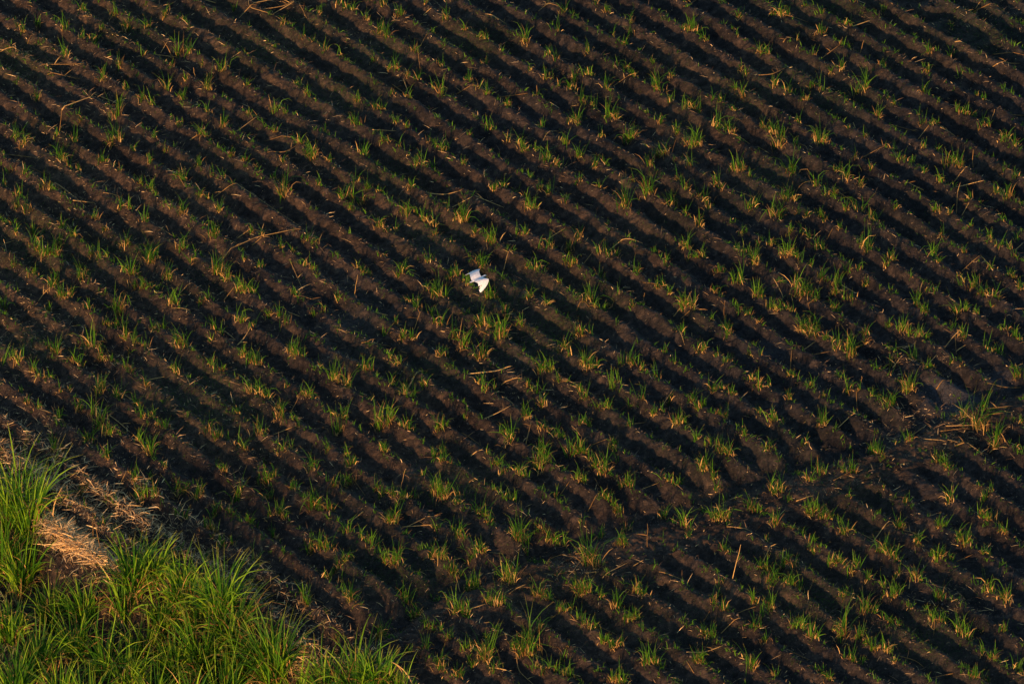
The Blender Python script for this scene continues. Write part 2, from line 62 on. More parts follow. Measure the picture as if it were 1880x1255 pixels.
K[(630,835)]="320,400 500,402|345,385 590,350|690,160 740,140|1190,200 1240,175|1635,195 1730,160|1340,295 1410,240|1140,540 1220,542|1420,675 1560,595|1590,610 1680,580|1730,665 1880,700|1270,550 1310,550|1665,380 1665,510u|1330,655 1400,650|820,990 950,992|1010,1100 1110,1105|945,1090 960,1180 1060,1250|600,860 635,900|340,60 310,180u|60,130 120,210|50,870 120,868|1000,850 970,800|660,865 780,830|0,165 25,165|600,270 640,200|1100,650 1170,660 1180,700|910,770 960,730 1030,735|980,140 1000,110|630,265 700,280|370,690 440,620|1600,1040 1650,1080|1690,1090 1750,1050|1300,1200 1170,1190|1400,930 1500,965|870,520 800,525|1380,120 1400,150|800,1190 940,1205|110,330 20,380|640,720 600,620"
K[(1250,835)]="835,155 890,130 970,80|1060,445 1155,380|1210,425 1280,430 1360,465|280,710 320,520u|220,235 330,230|630,260 730,235|840,198 880,200|250,400 430,435|450,570 540,485|700,740 735,700|890,645 950,610|1310,880 1400,885|30,1110 130,1115 230,1080|580,1085 700,1110|1190,1100 1290,1120 1330,1150|1510,580 1600,555|1370,960 1390,930 1385,985|780,1030 820,1000|220,960 340,920|90,1010 88,1060u|1480,830 1570,825|1200,60 1250,50|20,905 40,850|130,890 160,870|1880,310 1865,330|1480,190 1490,265u|970,400 1090,500|1500,760 1560,775|1250,720 1260,670|30,1150 70,1200|900,440 960,455|1490,1210 1370,1225|600,960 650,930|640,740 680,770|300,860 410,850|0,320 100,320|1520,505 1480,490"
# tall grass clumps: base px,py,height px (full photo pixels)
G="18,965,125 55,975,115 5,1060,120 40,1085,95 95,1150,85 155,1140,68 225,1130,85 245,1085,110 285,1075,80 330,1110,70 355,1140,100 405,1145,125 425,1190,120 300,1160,80 265,1215,75 70,1235,85 20,1180,90 135,1205,85 195,1245,95 235,1270,90 320,1250,80 370,1240,120 445,1255,90 480,1235,85 505,1265,110 410,1300,105 30,1290,90 110,1300,85 600,1290,85 650,1290,115 690,1275,85 725,1300,70 280,1310,90 350,1320,90 550,1310,80 160,1320,80"
CROP = 2.984
shoots = []
for (ox, oy), s in T.items():
    for t in s.split():
        x, y, h = map(float, t.split(','))
        if h >= 10: shoots.append((ox+x/CROP, oy+y/CROP, h/CROP))
tmp = []
for p in shoots:
    if all((p[0]-q[0])**2+(p[1]-q[1])**2 > 16 for q in tmp): tmp.append(p)
shoots = np.array(tmp)

# ------------------------------------------------------------------ the field's relief
RA = R(-53.0); UD = np.array([math.cos(RA), math.sin(RA)]); VD = np.array([-math.sin(RA), math.cos(RA)])
SP = 1.411; CREST = 0.26
GX = []; GY = []
for a, b in ((300,1330),(560,1235),(740,1150),(808,1095),(930,1045),(1016,1018),(1166,969),(1270,940),(1400,890),(1585,832),(1690,790),(1760,750),(1880,720),(2100,640)):
    x, y = ground_at(a, b, 0.0); GX.append(float(x)); GY.append(float(y))
GX = np.array([GX[0]-400]+GX+[GX[-1]+400]); GY = np.array([GY[0]-320]+GY+[GY[-1]+320])
def across(X, Y): return (Y-np.interp(X, GX, GY))*0.78
SX, SY = ground_at(shoots[:,0], shoots[:,1], CREST)
sside = across(SX, SY) > 0
GRX = np.arange(-34, 35, 1.0); GRY = np.arange(-42, 44, 1.0)
def phase_grid(sel):
    sx = SX[sel]; sy = SY[sel]; v = sx*VD[0]+sy*VD[1]; u = sx*UD[0]+sy*UD[1]
    e = np.exp(2j*np.pi*v/SP); g0 = e.mean(); g0 = g0/abs(g0)
    XX, YY = np.meshgrid(GRX, GRY, indexing='ij'); U = XX*UD[0]+YY*UD[1]; V = XX*VD[0]+YY*VD[1]
    c = np.zeros(U.shape, complex)
    for a, b, q in zip(u, v, e): c += q*np.exp(-((U-a)/3.0)**2/2-((V-b)/1.5)**2/2)
    c += g0*1.2
    return np.angle(c/g0)/(2*np.pi), np.angle(g0)/(2*np.pi)
PG1 = phase_grid(sside); PG2 = phase_grid(~sside)
def bil(g, X, Y):
    fx = np.clip(X-GRX[0], 0, len(GRX)-1.001); fy = np.clip(Y-GRY[0], 0, len(GRY)-1.001)
    i = fx.astype(int); j = fy.astype(int); a = fx-i; b = fy-j
    return g[i,j]*(1-a)*(1-b)+g[i+1,j]*a*(1-b)+g[i,j+1]*(1-a)*b+g[i+1,j+1]*a*b
LAT = rng.random((8, 256, 256))
def noise(X, Y, sc, k=0):
    x = X/sc+k*17.3; y = Y/sc+k*9.1
    i = np.floor(x).astype(int); j = np.floor(y).astype(int); a = x-i; b = y-j
    a = a*a*(3-2*a); b = b*b*(3-2*b); L = LAT[k % 8]
    i0 = i & 255; i1 = (i+1) & 255; j0 = j & 255; j1 = (j+1) & 255
    return (L[i0,j0]*(1-a)*(1-b)+L[i1,j0]*a*(1-b)+L[i0,j1]*(1-a)*b+L[i1,j1]*a*b)*2-1
def sm(a, b, x):
    t = np.clip((x-a)/(b-a), 0.0, 1.0); return t*t*(3-2*t)
def row_pos(X, Y):
    V = X*VD[0]+Y*VD[1]
    main = across(X, Y) > 0
    ph = np.where(main, bil(PG1[0], X, Y)+PG1[1], bil(PG2[0], X, Y)+PG2[1])
    return V/SP-ph, main
def blob(X, Y, px, py, r):
    a, b = ground_at(px, py, 0); return np.exp(-((X-a)**2+(Y-b)**2)/(r*r))
BX, BY = ground_at((-700,-60,20,70,100,190,240,300,360,430,500,560,640,740,820,1000), (700,860,905,950,1010,1065,1070,1068,1080,1115,1160,1200,1222,1262,1330,1500), 0.0)
def bank(X, Y):      # edge bank, deepened so low sun clears the grass and reaches the straw
    return sm(-0.1, -2.6, Y-np.interp(X, BX, BY)+.15*noise(X, Y, 1.2, 2))
def relief(X, Y, fine=1.0):
    U = X*UD[0]+Y*UD[1]; V = X*VD[0]+Y*VD[1]
    q, main = row_pos(X+0.055*noise(X, Y, 0.9, 1)+.05*noise(X, Y, .35, 6), Y+0.055*noise(X, Y, 0.9, 2)+.05*noise(X, Y, .35, 7))
    d = across(X, Y)+0.18*noise(X, Y, 0.8, 3)
    rowno = np.round(q)
    amp = 0.375*(1+0.18*noise(U, rowno*3.7, 2.6, 4)+.16*noise(U, rowno*5.1, .7, 2)+0.16*noise(X, Y, 7.0, 5))
    w = 0.5+0.5*np.cos(2*np.pi*q)
    rid = amp*w**1.15
    ends = np.where(d > 0, sm(0.25, 1.15, d), sm(-1.15, -1.9, d))
    ends = np.where(d > 0, ends, sm(1.7, 2.7, -d))
    h = rid*ends
    h = h-0.09*np.exp(-((d-0.25)/0.4)**2)
    lump = 0.85+0.3*noise(U, V, 1.1, 6)+0.25*noise(U, V, 0.6, 5)
    h = h+0.23*np.clip(lump, 0.85, 1.15)*sm(-2.6, -1.7, d)*sm(-.05, -.6, d)
    # hollows of washed mud, wear
    h = h-0.12*blob(X, Y, 1745, 740, 1.3)*ends-0.10*blob(X, Y, 655, 600, 2.2)*w
    h = h+0.05*noise(X, Y, 5.0, 7)
    bk = bank(X, Y); h = h*(1-.6*bk)-1.7*bk
    cl = 0.040*noise(X, Y, 0.55, 0)+0.036*noise(X, Y, 0.28, 1)+0.034*noise(X, Y, 0.16, 2)+0.022*noise(X, Y, 0.10, 3)+0.10*np.clip(noise(X, Y, 0.17, 6)-.35, 0, 1)+0.08*np.clip(noise(X, Y, 0.11, 7)-.4, 0, 1)-.05*np.clip(noise(X, Y, .4, 5)-.4, 0, 1)
    furrow = 1.0-0.35*w
    return h+fine*cl*(0.65+0.5*furrow*np.clip(0.6+noise(X, Y, 1.7, 4), 0.1, 1.5))
def H(x, y): return relief(np.atleast_1d(np.asarray(x, float)), np.atleast_1d(np.asarray(y, float)))
def ground_hit(px, py):      # where the line of sight of a photo pixel meets the relief
    zz = np.arange(0.6, -2.3, -.05); x, y = ground_at(np.full(zz.shape, float(px)), np.full(zz.shape, float(py)), zz)
    k = np.argmax(H(x, y) >= zz); return float(x[k]), float(y[k])

# ------------------------------------------------------------------ materials
def mat(name):
    m = bpy.data.materials.new(name); m.use_nodes = True; n = m.node_tree.nodes; n.clear()
    o = n.new('ShaderNodeOutputMaterial'); return m, n, m.node_tree.links, o
def ramp(n, pts):
    r = n.new('ShaderNodeValToRGB'); e = r.color_ramp.elements
    e[0].position = pts[0][0]; e[0].color = (*pts[0][1], 1); e[1].position = pts[-1][0]; e[1].color = (*pts[-1][1], 1)
    for p, c in pts[1:-1]:
        k = e.new(p); k.color = (*c, 1)
    return r
def mixc(n, l, f, a, b, mode='MIX'):
    m = n.new('ShaderNodeMix'); m.data_type = 'RGBA'; m.blend_type = mode
    for s, v in ((m.inputs[0], f), (m.inputs[6], a), (m.inputs[7], b)):
        if hasattr(v, 'is_output'): l.new(v, s)
        elif isinstance(v, tuple): s.default_value = (*v, 1)
        else: s.default_value = v
    return m.outputs[2]
def soil_mat():
    m, n, l, o = mat('burnt_soil')
    p = n.new('ShaderNodeBsdfPrincipled'); p.inputs['Roughness'].default_value = 0.95; p.inputs['Specular IOR Level'].default_value = 0.15
    tc = n.new('ShaderNodeTexCoord')
    def nz(sc, det, rough=0.6):
        t = n.new('ShaderNodeTexNoise'); t.inputs['Scale'].default_value = sc; t.inputs['Detail'].default_value = det; t.inputs['Roughness'].default_value = rough
        l.new(tc.outputs['Object'], t.inputs['Vector']); return t.outputs['Fac']
    r1 = ramp(n, [(0.3, (0.011, 0.0095, 0.0085)), (0.5, (0.036, 0.029, 0.024)), (0.7, (0.112, 0.079, 0.054))])
    l.new(nz(3.2, 9, 0.72), r1.inputs[0])
    r2 = ramp(n, [(0.35, (0.55, 0.55, 0.58)), (0.65, (1.25, 1.2, 1.15))]); l.new(nz(0.35, 4), r2.inputs[0])
    c = mixc(n, l, 1.0, r1.outputs[0], r2.outputs[0], 'MULTIPLY')
    at = n.new('ShaderNodeAttribute'); at.attribute_name = 'mud'
    mu = n.new('ShaderNodeAttribute'); mu.attribute_name = 'moss'
    vo = n.new('ShaderNodeTexVoronoi'); vo.feature = 'DISTANCE_TO_EDGE'; vo.inputs['Scale'].default_value = 6.5; l.new(tc.outputs['Object'], vo.inputs['Vector'])
    cr = ramp(n, [(0.0, (0.02, 0.018, 0.017)), (0.09, (0.085, 0.078, 0.075))]); l.new(vo.outputs['Distance'], cr.inputs[0])
    c = mixc(n, l, at.outputs['Fac'], c, cr.outputs[0])
    mr = ramp(n, [(0.48, (0, 0, 0)), (0.62, (1, 1, 1))]); l.new(nz(14, 6, 0.7), mr.inputs[0])
    mm = n.new('ShaderNodeMath'); mm.operation = 'MULTIPLY'; l.new(mr.outputs[0], mm.inputs[0]); l.new(mu.outputs['Fac'], mm.inputs[1])
    c = mixc(n, l, mm.outputs[0], c, (0.035, 0.055, 0.018))
    st = ramp(n, [(0.63, (0, 0, 0)), (0.72, (1, 1, 1))]); l.new(nz(42, 3), st.inputs[0])
    c = mixc(n, l, st.outputs[0], c, (0.20, 0.15, 0.11))
    so_ = n.new('ShaderNodeAttribute'); so_.attribute_name = 'soil_tone'
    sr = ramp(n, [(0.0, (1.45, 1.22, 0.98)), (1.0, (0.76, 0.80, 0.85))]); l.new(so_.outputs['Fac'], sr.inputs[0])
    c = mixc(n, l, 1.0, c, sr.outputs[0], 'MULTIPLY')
    l.new(c, p.inputs['Base Color'])
    b = n.new('ShaderNodeBump'); b.inputs['Strength'].default_value = 1.0; b.inputs['Distance'].default_value = 0.10
    l.new(nz(8, 9, 0.8), b.inputs['Height']); l.new(b.outputs[0], p.inputs['Normal'])
    l.new(p.outputs[0], o.inputs[0]); return m
def leaf_mat(name, lo, mid, hi, tip, trans=0.35, tipfrom=0.75):
    m, n, l, o = mat(name)
    a = n.new('ShaderNodeAttribute'); a.attribute_name = 'rnd'; t = n.new('ShaderNodeAttribute'); t.attribute_name = 'along'
    oi = n.new('ShaderNodeObjectInfo'); ad = n.new('ShaderNodeMath'); ad.operation = 'MULTIPLY_ADD'
    l.new(oi.outputs['Random'], ad.inputs[0]); ad.inputs[1].default_value = 0.3; l.new(a.outputs['Fac'], ad.inputs[2])
    sb = n.new('ShaderNodeMath'); sb.operation = 'SUBTRACT'; l.new(ad.outputs[0], sb.inputs[0]); sb.inputs[1].default_value = 0.15
    r = ramp(n, [(0.0, lo), (0.55, mid), (1.0, hi)]); l.new(sb.outputs[0], r.inputs[0])
    mp = ramp(n, [(tipfrom, (0, 0, 0)), (1.0, (1, 1, 1))]); l.new(t.outputs['Fac'], mp.inputs[0])
    c = mixc(n, l, mp.outputs[0], r.outputs[0], tip)
    d = n.new('ShaderNodeBsdfPrincipled'); d.inputs['Roughness'].default_value = 0.55; d.inputs['Specular IOR Level'].default_value = 0.15; l.new(c, d.inputs['Base Color'])
    tr = n.new('ShaderNodeBsdfTranslucent'); l.new(c, tr.inputs[0])
    mx = n.new('ShaderNodeMixShader'); mx.inputs[0].default_value = trans
    l.new(d.outputs[0], mx.inputs[1]); l.new(tr.outputs[0], mx.inputs[2]); l.new(mx.outputs[0], o.inputs[0]); return m
M_SOIL = soil_mat()
M_LEAF = leaf_mat('young_cane_leaf', (0.017, 0.058, 0.004), (0.045, 0.142, 0.006), (0.125, 0.260, 0.010), (0.36, 0.24, 0.05), 0.35, 0.8)
M_DRY = leaf_mat('dry_cane_leaf', (0.11, 0.055, 0.018), (0.30, 0.16, 0.045), (0.68, 0.41, 0.13), (0.5, 0.32, 0.13), 0.2, 0.9)
M_STRAW = leaf_mat('straw', (0.09, 0.060, 0.035), (0.34, 0.20, 0.09), (0.95, 0.64, 0.27), (0.6, 0.42, 0.2), 0.12, 0.95)
M_GRASS = leaf_mat('tall_grass_blade', (0.015, 0.055, 0.005), (0.065, 0.19, 0.008), (0.30, 0.47, 0.020), (0.36, 0.30, 0.05), 0.4, 0.8)
M_GRASS_SHADED = leaf_mat('shaded_grass_blade', (0.02, 0.045, 0.010), (0.055, 0.10, 0.022), (0.15, 0.18, 0.06), (0.25, 0.20, 0.10), 0.3, 0.7)  # grass colour darkened and greyed, standing in for shade between the clumps
M_WEED = leaf_mat('weed_leaf', (0.02, 0.05, 0.008), (0.04, 0.08, 0.01), (0.09, 0.13, 0.015), (0.1, 0.1, 0.04), 0.3, 0.9)

# ------------------------------------------------------------------ mesh helpers
def finish(name, V, F, m, along=None, rnd=None, parent=None, link=True, smooth=False):
    me = bpy.data.meshes.new(name); V = np.asarray(V, np.float32); F = np.asarray(F, np.int32)
    me.vertices.add(len(V)); me.vertices.foreach_set('co', V.ravel())
    k = F.shape[1]
    me.loops.add(F.size); me.loops.foreach_set('vertex_index', F.ravel())
    me.polygons.add(len(F)); me.polygons.foreach_set('loop_start', np.arange(len(F), dtype=np.int32)*k)
    me.update(calc_edges=True)
    if smooth: me.polygons.foreach_set('use_smooth', np.ones(len(F), bool))
    for nm, a in (('along', along), ('rnd', rnd)):
        if a is not None:
            at = me.attributes.new(nm, 'FLOAT', 'POINT'); at.data.foreach_set('value', np.asarray(a, np.float32).ravel())
    me.materials.append(m); me.validate()
    o = bpy.data.objects.new(name, me); o.parent = parent
    if link: col.objects.link(o)
    return o
def tag(o, label=None, cat=None, group=None, kind=None):
    if label: o['label'] = label
    if cat: o['category'] = cat
    if group: o['group'] = group
    if kind: o['kind'] = kind
    return o
def ribbons(base, az, lean, length, width, droop, segs=4, twist=None, kink=0.0, rnd=None, basew=0.7):
    """bent, tapering blades; every argument an array of one value per blade"""
    N = len(az); S = segs+1; s = np.linspace(0, 1, S)
    th = lean[:,None]+droop[:,None]*s[None,:]**1.6
    if kink: th = th+(rng.random(N)[:,None] < kink)*(s[None,:] > rng.uniform(.45, .8, N)[:,None])*rng.uniform(1.0, 1.9, N)[:,None]
    thm = 0.5*(th[:,1:]+th[:,:-1]); ds = (length/segs)[:,None]
    r = np.concatenate([np.zeros((N,1)), np.cumsum(np.sin(thm)*ds, 1)], 1)
    z = np.concatenate([np.zeros((N,1)), np.cumsum(np.cos(thm)*ds, 1)], 1)
    wob = 0.05*length[:,None]*np.sin(s[None,:]*rng.uniform(1, 4, N)[:,None])*rng.uniform(-1, 1, N)[:,None]
    ca = np.cos(az)[:,None]; sa = np.sin(az)[:,None]
    cx = base[:,0:1]+r*ca-wob*sa; cy = base[:,1:2]+r*sa+wob*ca; cz = base[:,2:3]+z
    prof = np.where(s < .3, basew+(1-basew)*s/.3, 1-((s-.3)/.7)**1.7*0.93)
    w = width[:,None]*prof[None,:]/2
    tw = (rng.uniform(-1.3, 1.3, N) if twist is None else twist)[:,None]+rng.uniform(-.8, .8, N)[:,None]*s[None,:]
    # width direction: across the blade, turned by tw about the blade's own line
    nx = -np.sin(tw)*np.cos(th); nz = np.sin(tw)*np.sin(th); sx = np.cos(tw)
    wx = -sa*sx+ca*nx; wy = ca*sx+sa*nx; wz = nz
    L = np.stack([cx-wx*w, cy-wy*w, cz-wz*w], -1); Rr = np.stack([cx+wx*w, cy+wy*w, cz+wz*w], -1)
    V = np.stack([L, Rr], 2).reshape(-1, 3)
    i = (np.arange(N)[:,None]*S+np.arange(segs)[None,:])*2
    F = np.stack([i, i+1, i+3, i+2], -1).reshape(-1, 4)
    al = np.repeat(np.broadcast_to(s[None,:], (N,S)), 2, axis=1).reshape(-1)
    rv = rng.random(N) if rnd is None else rnd
    return V, F, al, np.repeat(rv, 2*S)
def join(parts):
    V = []; F = []; A = []; B = []; n = 0
    for v, f, a, b in parts:
        V.append(v); F.append(f+n); A.append(a); B.append(b); n += len(v)
    return np.concatenate(V), np.concatenate(F), np.concatenate(A), np.concatenate(B)
def tube(pts, rad, sides=6, rnd=0.5, jitter=0.0):
    P = np.asarray(pts, float); n = len(P); d = np.gradient(P, axis=0); d /= np.linalg.norm(d, axis=1)[:,None]+1e-9
    up = np.where(abs(d[:,2:3]) > .9, np.array([[1., 0, 0]]), np.array([[0, 0, 1.]]))
    a = np.cross(d, up); a /= np.linalg.norm(a, axis=1)[:,None]; b = np.cross(a, d)
    an = np.arange(sides)*2*np.pi/sides; rad = np.broadcast_to(np.asarray(rad, float), (n,))
    V = P[:,None,:]+rad[:,None,None]*(np.cos(an)[None,:,None]*a[:,None,:]+np.sin(an)[None,:,None]*b[:,None,:])
    i = np.arange(n-1)[:,None]*sides; j = np.arange(sides)[None,:]; j2 = (j+1) % sides
    F = np.stack([i+j, i+j2, i+sides+j2, i+sides+j], -1).reshape(-1, 4)
    V = V.reshape(-1, 3); t = np.repeat(np.linspace(0, .7, n), sides)
    V = np.concatenate([V, P[:1], P[-1:]]); e0 = n*sides; e1 = e0+1; last = (n-1)*sides
    caps = [(e0, k, (k+1) % sides, e0) for k in range(0)]
    for k in range(0, sides, 2):
        caps.append((e0, (k+2) % sides, (k+1) % sides, k)); caps.append((e1, last+k, last+(k+1) % sides, last+(k+2) % sides))
    F = np.concatenate([F, np.array(caps)])
    return V, F, np.concatenate([t, [0, .7]]), np.full(len(V), rnd)

# ------------------------------------------------------------------ the ground, one sheet out to the horizon
def axis(lo, hi, step, far=6000.0):
    a = [lo]; s = step
    inner = np.arange(lo, hi+step/2, step)
    def out(sgn, start):
        r = []; x = start; s = step
        while abs(x) < far:
            s *= 1.12; x = x+sgn*s; r.append(x)
        return r
    return np.array(out(-1, lo)[::-1]+list(inner)+out(1, hi))
gx = axis(-30.0, 30.0, 0.05); gy = axis(-34.0, 38.0, 0.055)
XX, YY = np.meshgrid(gx, gy, indexing='ij')
ax = np.gradient(gx)[:,None]; ay = np.gradient(gy)[None,:]; cell = np.maximum(ax, ay)
soft = 1-sm(0.15, 0.45, cell)
ZZ = relief(XX, YY, 1.0)*soft+0.1*(1-soft)
V = np.stack([XX, YY, ZZ], -1).reshape(-1, 3); nyv = len(gy)
i = (np.arange(len(gx)-1)[:,None]*nyv+np.arange(nyv-1)[None,:]).reshape(-1)
F = np.stack([i, i+nyv, i+nyv+1, i+1], -1)
ground = finish('ground', V, F, M_SOIL, smooth=True); tag(ground, kind='structure')
mud = np.zeros(XX.shape)
for a, b, r, k in ((1748,735,.85,.75),(1715,722,.5,.5),(1405,648,.6,.22),(650,600,.8,.2),(680,100,.6,.2),(1832,700,.4,.5)):
    mud = np.maximum(mud, k*sm(.25, .75, blob(XX, YY, a, b, r*1.5)+0.25*noise(XX, YY, .5, 2)))
MOSS = ((370,700,1.5),(330,730,1.3),(360,745,1.5),(420,760,1.2),(900,560,1.6),(985,640,1.7),(930,545,1.5),(1020,610,1.3),(800,440,1.2),(85,470,1.6),(50,440,1.4),(60,640,1.2),(704,330,1.1),(690,105,1.2),(1450,155,1.2),(780,690,1),(840,900,1.3),(760,1070,1.3),(690,1060,1.2),(1500,1110,1.5),(1700,1180,1.4),(1440,1060,1.1),(250,60,1.3),(480,95,1.5),(560,60,1.3),(1360,180,1.3),(1420,330,1.2),(210,470,1.4),(1500,20,2),(1800,60,2),(30,120,1.5),(640,180,1.5),(870,80,1.5),(1060,560,1.4),(1550,190,1.2))
moss = 0.35*sm(.1, .8, noise(XX, YY, 3.1, 6))*np.clip(soft, 0, 1)
for a, b, r in MOSS: moss = np.maximum(moss, blob(XX, YY, a, b, r*1.3))
dA = across(XX, YY); soil_tone = np.clip(.5+XX/46-1.1*sm(-2.6, -1.8, dA)*sm(.1, -.4, dA)+.35*noise(XX, YY, 6.0, 2)+.2*noise(XX, YY, 1.6, 3), 0, 1)  # ground tone: darker and cooler rightward, lighter and warmer along the cross berm
for nm, arr in (('mud', mud), ('moss', moss), ('soil_tone', soil_tone)):
    at = ground.data.attributes.new(nm, 'FLOAT', 'POINT'); at.data.foreach_set('value', arr.astype(np.float32).ravel())

# ------------------------------------------------------------------ the bird
def bird():
    cx, cy = 876.0, 513.0; z0 = 3.0
    bx, by = ground_at(cx, cy, z0); bx = float(bx); by = float(by)
    dd = (by+DIST*math.cos(DEP))*math.cos(DEP)-(z0-DIST*math.sin(DEP))*math.sin(DEP); k = dd/FPX   # metres per photo pixel there
    def P(px, py, z):      # z in metres about the bird's middle
        up = (cy-py)*k; return Vector(((px-cx)*k, (up-z*math.cos(DEP))/math.sin(DEP), z))
    bm = bmesh.new()
    def loft(stations, n=12):
        rings = []
        for c, rw, rh, ax_ in stations:
            a = Vector(ax_).normalized(); s = a.cross(Vector((0, 0, 1))).normalized(); u = s.cross(a)
            rings.append([bm.verts.new(c+s*rw*math.cos(t*2*math.pi/n)+u*rh*math.sin(t*2*math.pi/n)) for t in range(n)])
        for a, b in zip(rings, rings[1:]):
            for t in range(n): bm.faces.new((a[t], a[(t+1) % n], b[(t+1) % n], b[t]))
        bm.faces.new(rings[0][::-1]); bm.faces.new(rings[-1])
    tail = P(862.5, 518.5, 0.02); head = P(891.5, 506.2, 0.03); A = head-tail
    def on(t, dz=0): return tail+A*t+Vector((0, 0, dz))
    st = [(on(0.0), .012, .006), (on(.06), .035, .010), (on(.16), .034, .020), (on(.28), .045, .040), (on(.42), .062, .056), (on(.56), .066, .062), (on(.68), .056, .055), (on(.78, .012), .038, .042), (on(.86, .022), .027, .032), (on(.93, .028), .032, .034), (on(.99, .020), .030, .030), (on(1.035, .008), .012, .012)]
    loft([(c, a, b, A) for c, a, b in st])
    def wing(sections, th0=.016):
        rows = []
        for q, (le, te, camber) in enumerate(sections):
            ch = te-le; f = q/(len(sections)-1); th = th0*(1-f)+.009*f
            ring = []
            for s in (0, .12, .3, .55, .8, 1): ring.append(le+ch*s+Vector((0, 0, camber*math.sin(math.pi*s)+th*(1-s)**.5*.8+.003)))
            for s in (1, .8, .55, .3, .12, 0): ring.append(le+ch*s+Vector((0, 0, camber*math.sin(math.pi*s)-th*(1-s)**.5*.3-.005)))
            rows.append([bm.verts.new(p) for p in ring])
        for a, b in zip(rows, rows[1:]):
            for t in range(12): bm.faces.new((a[t], a[(t+1) % 12], b[(t+1) % 12], b[t]))
        bm.faces.new(rows[0][::-1]); bm.faces.new(rows[-1])
    wing([(P(886, 509.5, .05), P(868, 514.5, .04), .02), (P(889.5, 510.6, .09), P(872.5, 517.5, .06), .03), (P(894, 511.2, .11), P(877, 519.5, .06), .035), (P(897.2, 512.6, .10), P(878.3, 522, .02), .03),
          (P(897.4, 516, .05), P(878.2, 525.5, -.03), .025), (P(895.2, 521.5, -.02), P(878.6, 529, -.10), .02), (P(891.5, 527.5, -.11), P(879.4, 532.5, -.17), .015), (P(887, 533, -.19), P(880.8, 535.4, -.22), .008), (P(883.2, 536.8, -.25), P(881.8, 537, -.25), .003)])
    wing([(P(884, 508.5, .05), P(866, 515, .04), .02), (P(882.2, 505.8, .09), P(864.8, 513, .05), .03), (P(880.4, 501.5, .13), P(863.8, 509.5, .08), .035), (P(879.4, 497.5, .16), P(862.8, 506, .07), .03),
          (P(880.8, 494, .15), P(862.2, 502.6, .03), .02), (P(875, 494.8, .10), P(860.5, 502.2, -.02), .015), (P(868, 497.2, .02), P(858.2, 503, -.08), .01), (P(861, 500.8, -.08), P(856, 504, -.12), .006), (P(854.4, 504.6, -.16), P(853.6, 505.2, -.17), .003)])
    bmesh.ops.recalc_face_normals(bm, faces=bm.faces)
    me = bpy.data.meshes.new('white_bird'); bm.to_mesh(me); bm.free()
    o = bpy.data.objects.new('white_bird', me); o.location = (bx, by, z0); col.objects.link(o)
    md = o.modifiers.new('skin', 'REMESH'); md.mode = 'VOXEL'; md.voxel_size = 0.006; md.use_smooth_shade = True
    m, n, l, out = mat('white_feathers')
    p = n.new('ShaderNodeBsdfPrincipled'); p.inputs['Roughness'].default_value = .8
    wv = n.new('ShaderNodeTexNoise'); wv.inputs['Scale'].default_value = 14; r = ramp(n, [(.3, (.64, .65, .66)), (.7, (.76, .77, .77))]); l.new(wv.outputs['Fac'], r.inputs[0]); l.new(r.outputs[0], p.inputs['Base Color'])
    tr = n.new('ShaderNodeBsdfTranslucent'); l.new(r.outputs[0], tr.inputs[0]); mx = n.new('ShaderNodeMixShader'); mx.inputs[0].default_value = .15
    l.new(p.outputs[0], mx.inputs[1]); l.new(tr.outputs[0], mx.inputs[2]); l.new(mx.outputs[0], out.inputs[0]); me.materials.append(m)
    tag(o, 'white egret in flight low over the dark field with its near wing lowered', 'bird')
    m2, n2, l2, out2 = mat('bill_and_legs'); p2 = n2.new('ShaderNodeBsdfPrincipled'); p2.inputs['Base Color'].default_value = (.20, .13, .05, 1); p2.inputs['Roughness'].default_value = .5; l2.new(p2.outputs[0], out2.inputs[0])
    An = A.normalized()
    def cone(name, pts, rads):
        v, f, a, b = tube([tuple(q) for q in pts], rads, 8); c = finish(name, v, f, m2, smooth=True, parent=o); return c
    h1 = on(1.02, .010)
    cone('beak', [h1, h1+An*.035-Vector((0, 0, .004)), h1+An*.075-Vector((0, 0, .012))], [.015, .010, .003])
    sdv = An.cross(Vector((0, 0, 1))).normalized()
    for s in (-1, 1):
        b = on(.2, -.015)+sdv*.016*s
        lg = [b, b-An*.12-Vector((0, 0, .005)), on(-.10, -.012)+sdv*.02*s]
        for e in (-1, 0, 1): pass
        v1 = tube([tuple(q) for q in lg], [.007, .006, .006], 6)
        toes = [tube([tuple(lg[-1]), tuple(lg[-1]-An*.05+sdv*.014*e-Vector((0, 0, .006)))], [.005, .002], 6) for e in (-1, 0, 1)]
        v, f, _, _ = join([v1]+toes); finish('leg', v, f, m2, smooth=True, parent=o)
    return bx, by
bird()

# ------------------------------------------------------------------ young cane tufts along the ridge crests
def rank(n):
    n = int(n); return '%d%s' % (n, 'th' if 10 <= n % 100 <= 20 else {1: 'st', 2: 'nd', 3: 'rd'}.get(n % 10, 'th'))
q, main = row_pos(SX, SY); rowno = np.round(q).astype(int); uu = SX*UD[0]+SY*UD[1]
bxx, byy = ground_at(885, 545, CREST); bq, _ = row_pos(np.array([float(bxx)]), np.array([float(byy)])); BROW = int(round(bq[0]))
GRASS = [tuple(map(float, g.split(','))) for g in G.split()]
edge = np.array([(0,880),(100,930),(110,1050),(190,1060),(230,1020),(290,1030),(400,1060),(470,1130),(540,1200),(600,1225),(700,1230),(760,1255)])
order = sorted(range(len(SX)), key=lambda k: (not main[k], rowno[k], uu[k]))
clusters = []; cur = []
for k in order:
    if cur and (main[k] != main[cur[-1]] or rowno[k] != rowno[cur[-1]] or uu[k]-uu[cur[0]] > 0.8 or uu[k]-uu[cur[-1]] > 0.36):
        clusters.append(cur); cur = []
    cur.append(k)
clusters.append(cur)
info = []
